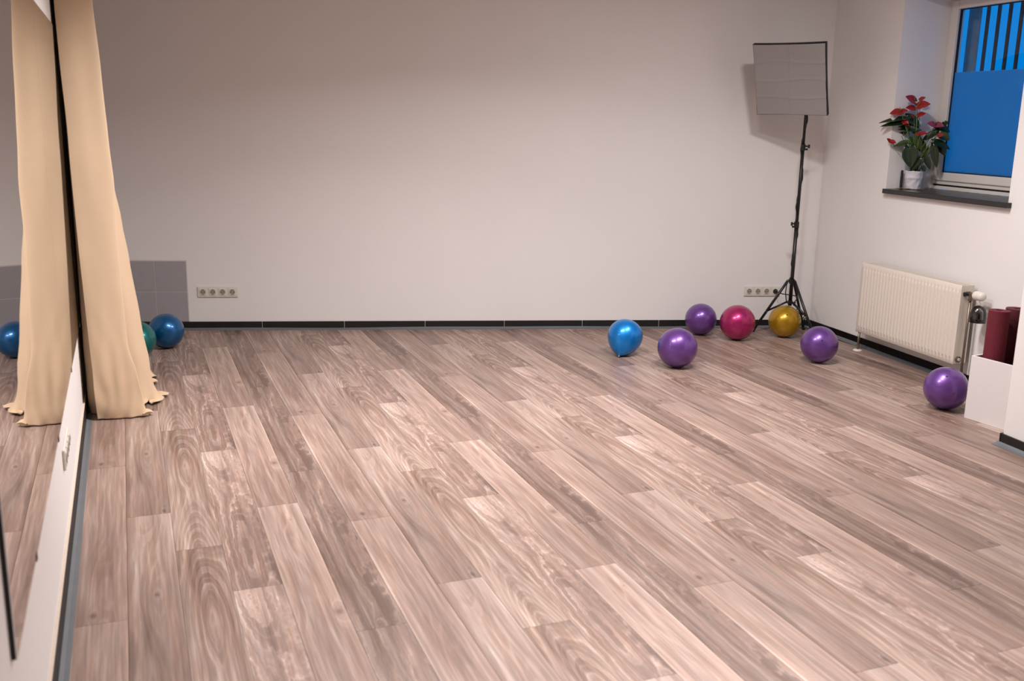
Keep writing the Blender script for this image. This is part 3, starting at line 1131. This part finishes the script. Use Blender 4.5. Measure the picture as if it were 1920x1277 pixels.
VR = [(0, .288), (.03, .286), (.12, .280), (.216, .268), (.41, .226), (.73, .217), (1.04, .213), (1.24, .216), (1.45, .207), (1.79, .193), (2.12, .177), (2.8, .15)]
VBK = [(0, .352), (.2, .332), (.47, .30), (.81, .264), (1.02, .237), (1.21, .210), (1.5, .185), (2.1, .150), (2.8, .13)]
VL = [(0, .056), (.5, .039), (1.04, .025), (1.45, .019), (1.8, .010), (2.8, .008)]


def cat(p0, p1, p2, p3, t_):
    return tuple(.5 * ((2 * b) + (-a + c) * t_ + (2 * a - 5 * b + 4 * c - d) * t_ ** 2 + (-a + 3 * b - 3 * c + d) * t_ ** 3)
                 for a, b, c, d in zip(p0, p1, p2, p3))


def section(z):
    vl, vr, vb = lerp_tab(VL, z), lerp_tab(VR, z), lerp_tab(VBK, z)
    vl = max(vl, .008)
    w = z / 2.1
    pts = [(5.56, vl + .012), (5.46, vl + .006), (5.392, vl + .001), (5.380, vl + .008),
           (5.374, vl + (vr - vl) * .35 + .004 * sin(z * 6)), (5.374, vl + (vr - vl) * .7), (5.378, vr - .010), (5.390, vr), (5.43, vr - .018),
           (5.46, vr - .07), (5.49, .05), (5.52, .012), (5.55, .05), (5.575, vb * .70), (5.62, vb - .030), (5.69, vb), (5.75, vb * .80),
           (5.79, vb * .35), (5.825, .012), (5.86, vb * .45), (5.92, vb * .93), (5.98, vb * .90), (6.03, vb * .45), (6.07, .012), (6.10, vb * .40), (6.15, vb * .85), (6.22, vb * .92),
           (6.28, vb * .45), (6.33, .012), (6.38, vb * .5)]
    out = []
    n_ = len(pts)
    for i in range(n_ - 1):
        p0, p1, p2, p3 = pts[max(0, i - 1)], pts[i], pts[i + 1], pts[min(n_ - 1, i + 2)]
        for k_ in range(6):
            out.append(cat(p0, p1, p2, p3, k_ / 6))
    out.append(pts[-1])
    return out


zs = [.0035, .010, .022, .04, .06, .09] + [.12 + i * .05 for i in range(53)]
cu = empty('curtain', frame(RL, DL, 5.38, 0), RL)
tag(cu, 'beige floor length curtain gathered against the mirror wall', 'curtain')
vs, fs = [], []
for z in zs:
    sec = section(z)
    ns_ = len(sec)
    for i, (uu, w_) in enumerate(sec):
        a = i / (ns_ - 1)
        q = noise.noise(Vector((uu * 7, w_ * 9, z * 2.2)))
        q2 = noise.noise(Vector((uu * 22, w_ * 25, z * 9 + 5)))
        lowf = exp(-z / .35)
        du = .009 * q + .014 * lowf * q2
        dw = .005 * q + .006 * lowf * q2
        if a > .30:                                # rear folds spill on the floor
            spill = exp(-z / .035)
            rip = .5 + .5 * sin(uu * 41) * .8 + .5 * q2
            dw += spill * max(0, rip) * .055 * min(1, w_ / .2)
            du += spill * .02 * sin(uu * 63)
        elif a > .2:                               # turned hem corner of the front fold
            dw += exp(-z / .03) * .022
        wz = z
        if a > .30: wz = z + .030 * exp(-z / .05) * max(0, noise.noise(Vector((uu * 16, 2, 1)))) * 2
        else: wz = z + .004 * exp(-z / .05) * (1 + q)
        vs.append((max(w_ + dw, .006), uu + du - 5.38, wz))
for j in range(len(zs) - 1):
    for i in range(ns_ - 1):
        fs.append((j * ns_ + i, j * ns_ + i + 1, (j + 1) * ns_ + i + 1, (j + 1) * ns_ + i))
drape = MB().add(vs, fs).build('drape', curtain_m, cu, smooth=True, solid=.0022)
# curled hem flaps lying on the floor
for (u_, w_, an, ln, seed) in ((5.40, .300, .20, .060, 1), (5.62, .345, .5, .075, 2), (5.76, .372, -.2, .085, 3), (6.05, .345, .1, .06, 4)):
    def flap(a, b, u_=u_, w_=w_, an=an, ln=ln, seed=seed):
        x = b * ln
        y = (a - .5) * .11 * (1 - .55 * b)
        z = .006 + .020 * (1 - b) * (.5 + .5 * sin(a * 9 + seed)) + .014 * b * (1 - b) * 4 * (.5 + .5 * sin(a * 13 + seed * 2)) + .012 * b * b
        c_, s_ = cos(an), sin(an)
        return Vector((w_ - .03 + c_ * x - s_ * y, u_ - 5.38 + s_ * x + c_ * y, z))
    MB().grid(flap, 18, 10).build('hem_flap', curtain_m, cu, smooth=True, solid=.0022)

# ------------------------------------------------------------------ potted anthurium on the sill
PPX, PPY, PPZ = 2.794, 6.941, 1.1655
pang = -math.atan2(PPX, PPY)
pl_ = empty('potted_anthurium', (PPX, PPY, PPZ), pang)
tag(pl_, 'red flowering anthurium in a crinkled white pot on the windowsill', 'potted plant')


def crink(a, b):
    q = 2 * pi * a
    r_ = .050 + .012 * b
    z = .002 + b * .126
    r_ += .0045 * noise.noise(Vector((cos(q) * 2.2, sin(q) * 2.2, b * 4))) + .002 * noise.noise(Vector((cos(q) * 6, sin(q) * 6, b * 9)))
    r_ += .003 * exp(-((b - .62) / .05) ** 2)
    if b > .9: z += .008 * noise.noise(Vector((cos(q) * 3, sin(q) * 3, 7)))
    return Vector((r_ * cos(q), r_ * sin(q), z))


pot = MB().grid(crink, 56, 22)
b0 = len(pot.v); pot.v.append((0, 0, .002)); pot.f += [(i, i + 1, b0) for i in range(56)]
pot.build('pot', potpaper_m, pl_, smooth=True, solid=.002)
MB().lathe([(.048, .100), (.03, .108), (0, .110)], 24).build('soil', soil_m, pl_, smooth=True)


def zp(zx, zy, y=0.0):
    h = (1045 - zy) / 5.32
    return Vector((((zx - 490) / 5.32 - .112 * h) / 267, y, h / 267))


def blade(mb, base, tip, width, nrm, fold=.25, droop=.10, heart=.22, nu=10, nv=12, curl=0.0):
    """heart shaped blade from base (stalk) to tip, nrm = facing side"""
    ax_ = tip - base
    L = ax_.length
    ax_ = ax_ / L
    sd_ = ax_.cross(nrm).normalized()
    nm = sd_.cross(ax_).normalized()
    def fn(a, b):
        x = a * 2 - 1
        # outline: lobes behind the stalk, widest at 25 %, pointed tip
        prof = (sin(pi * min(1, b ** .62)) ** .8) if b > 0 else 0
        w_ = width * .5 * max(prof, .0) * (1.0 if b < .5 else 1)
        back = heart * L * (abs(x) ** .8) * max(0, 1 - b / .30)
        p_ = base + ax_ * (b * L - back + heart * .0) + sd_ * (x * max(w_, width * .22 * max(0, 1 - b / .12)))
        p_ = p_ + nm * (fold * abs(x) ** 1.4 * w_ - droop * L * b * b + curl * L * x * b)
        return p_
    mb.grid(fn, nu, nv)


def leaf(zb, zt, w, y, face=(0, -1, .35), mat=leaf_m, root=None, fold=.3, droop=.05, ytip=None):
    base = zp(*zb, y); tip = zp(*zt, y if ytip is None else ytip)
    mb = MB(); blade(mb, base, tip, w / 5.32 / 267, Vector(face), fold, droop)
    lf = mb.build('leaf', mat, pl_, smooth=True, solid=.0008)
    r0 = Vector((random.Random(int(zb[0] * 7 + zb[1])).uniform(-.025, .025), random.Random(int(zb[0])).uniform(-.02, .02), .105))
    midp = r0.lerp(base, .55) + Vector((0, 0, .03))
    pts_ = [cat(r0, r0, midp, base, 0), tuple(r0.lerp(midp, .5)), tuple(midp), tuple(midp.lerp(base, .55) + Vector((0, 0, .006))), tuple(base)]
    MB().path(pts_, [.0026, .0024, .0022, .002, .0018], 6).build('stalk', stem_m, lf, smooth=True)


def flower(zc, size, tilt, y, mat=spathe_m, roll=0.0, spad=True):
    """zc: zoom coordinates of the spathe base, tilt: direction (x,z) of tip, size px in zoom"""
    base = zp(*zc, y)
    L = size / 5.32 / 267
    tip = base + Vector((tilt[0], -.35, tilt[1])).normalized() * L
    mb = MB(); blade(mb, base, tip, L * .82, Vector((roll, -1.0, .75)), .22, .12, .25)
    fl_ = mb.build('spathe', mat, pl_, smooth=True, solid=.0008)
    if spad:
        d = Vector((tilt[0] * .35 + .1, -.2, .9)).normalized()
        MB().path([base, base + d * L * .28, base + d * L * .5], [.0022, .0026, .0012], 7).build('spadix', spadix_m, fl_, smooth=True)
    r0 = Vector((random.Random(int(zc[0])).uniform(-.02, .02), random.Random(int(zc[1])).uniform(-.02, .015), .105))
    mid_ = r0.lerp(base, .5) + Vector((-(base.x - r0.x) * .12, 0, .012))
    MB().path([tuple(r0), tuple(mid_), tuple(base)], [.0021, .0019, .0015], 6).build('stalk', stem_m, fl_, smooth=True)


# leaves (zoomed photo coordinates of stalk end and tip, width)
leaf((440, 365), (180, 398), 105, -.03, (0, -.45, 1))
leaf((430, 405), (196, 432), 95, -.05, (0, -.6, 1))
leaf((445, 345), (570, 430), 110, .02, (.2, -.8, .6))
leaf((350, 455), (440, 505), 70, .03, (0, -.8, .6))
leaf((400, 455), (585, 465), 80, -.01, (0, -.9, .7))
leaf((450, 590), (318, 630), 75, -.02, (0, -.7, .8), leaf2_m)
leaf((500, 540), (575, 655), 120, .0, (0, -1, .3), leaf2_m)
leaf((470, 640), (475, 835), 150, -.06, (0, -1, .12))
leaf((710, 490), (575, 570), 90, -.02, (0, -.7, .8))
leaf((730, 420), (838, 480), 110, .02, (0, -.5, 1))
leaf((740, 500), (835, 555), 110, .0, (0, -.8, .6), leaf2_m)
leaf((690, 580), (838, 640), 110, -.03, (0, -.6, .9))
leaf((690, 620), (712, 830), 78, -.03, (-.2, -1, .1))
leaf((745, 610), (795, 710), 80, .0, (0, -1, .3))
leaf((615, 725), (655, 845), 62, -.02, (0, -1, .15))
leaf((560, 740), (490, 850), 62, -.055, (.3, -1, .1))
leaf((585, 810), (608, 865), 50, -.05, (0, -1, .2))
leaf((785, 385), (800, 425), 60, .04, (0, -1, .5))
leaf((640, 640), (560, 760), 60, .02, (.2, -1, .3), leaf2_m)
leaf((455, 400), (400, 530), 95, .03, (0, -1, .5))
leaf((560, 580), (600, 700), 90, .03, (0, -1, .4))
leaf((520, 420), (520, 520), 80, .035, (0, -1, .5))
leaf((700, 455), (790, 500), 90, .04, (0, -.8, .8))
# flowers
flower((520, 195), 110, (-.55, .35), -.02)
flower((565, 180), 60, (.8, .5), .02, spad=False)
flower((545, 240), 120, (.95, .25), -.03)
flower((515, 262), 85, (-.95, .15), .0, spad=False)
flower((390, 298), 105, (-.98, -.10), -.03)
flower((385, 295), 75, (.95, .22), .0, spad=False)
flower((545, 330), 78, (.75, .30), -.02, spad=False)
flower((510, 345), 50, (-.3, .3), .0, spad=False)
flower((415, 385), 72, (.80, -.55), -.05, spad=False)
flower((700, 420), 85, (-.55, .20), -.03, spathe2_m)
flower((710, 410), 80, (.9, -.15), -.01, spathe2_m)
flower((570, 500), 62, (.85, .10), -.05, spad=False)
flower((570, 505), 50, (-.8, -.1), -.04, spad=False)
flower((725, 515), 58, (.9, .15), -.06, spad=False)
flower((290, 582), 62, (.85, -.15), -.06, spad=False)
flower((288, 582), 45, (-.55, .55), -.05, spad=False)

stk = MB().path([(0, 0, .0005), (.0, .003, .06), (.001, .004, .128)], .0085, 12).build('black_tube', black_rubber, loc=Vector((PPX, PPY, PPZ)) + Matrix.Rotation(pang, 3, 'Z') @ Vector((-.079, .012, 0)), smooth=False)
tag(stk, 'short black upright tube beside the white flowerpot on the sill', 'tube')
rnd = random.Random(12)
for i, (dx, dy, ln, an) in enumerate(((-.078, -.042, .060, .2), (-.030, -.062, .050, -.3), (.055, -.060, .055, .1))):
    mb = MB()
    base = Vector((-ln / 2, 0, .003)); tip = Vector((ln / 2, 0, .004))
    blade(mb, base, tip, .024, Vector((0, 0, 1)), .25, -.08, .1)
    o = mb.build('fallen_leaf', dry_m, loc=Vector((PPX, PPY, PPZ)) + Matrix.Rotation(pang, 3, 'Z') @ Vector((dx, dy, 0)), rz=pang + an, smooth=True, solid=.0008)
    tag(o, ['dry yellow leaf on the sill beside the black tube', 'dry yellow leaf on the sill in front of the pot', 'dry brown leaf on the sill right of the pot'][i], 'leaf', 'fallen leaves on the windowsill')
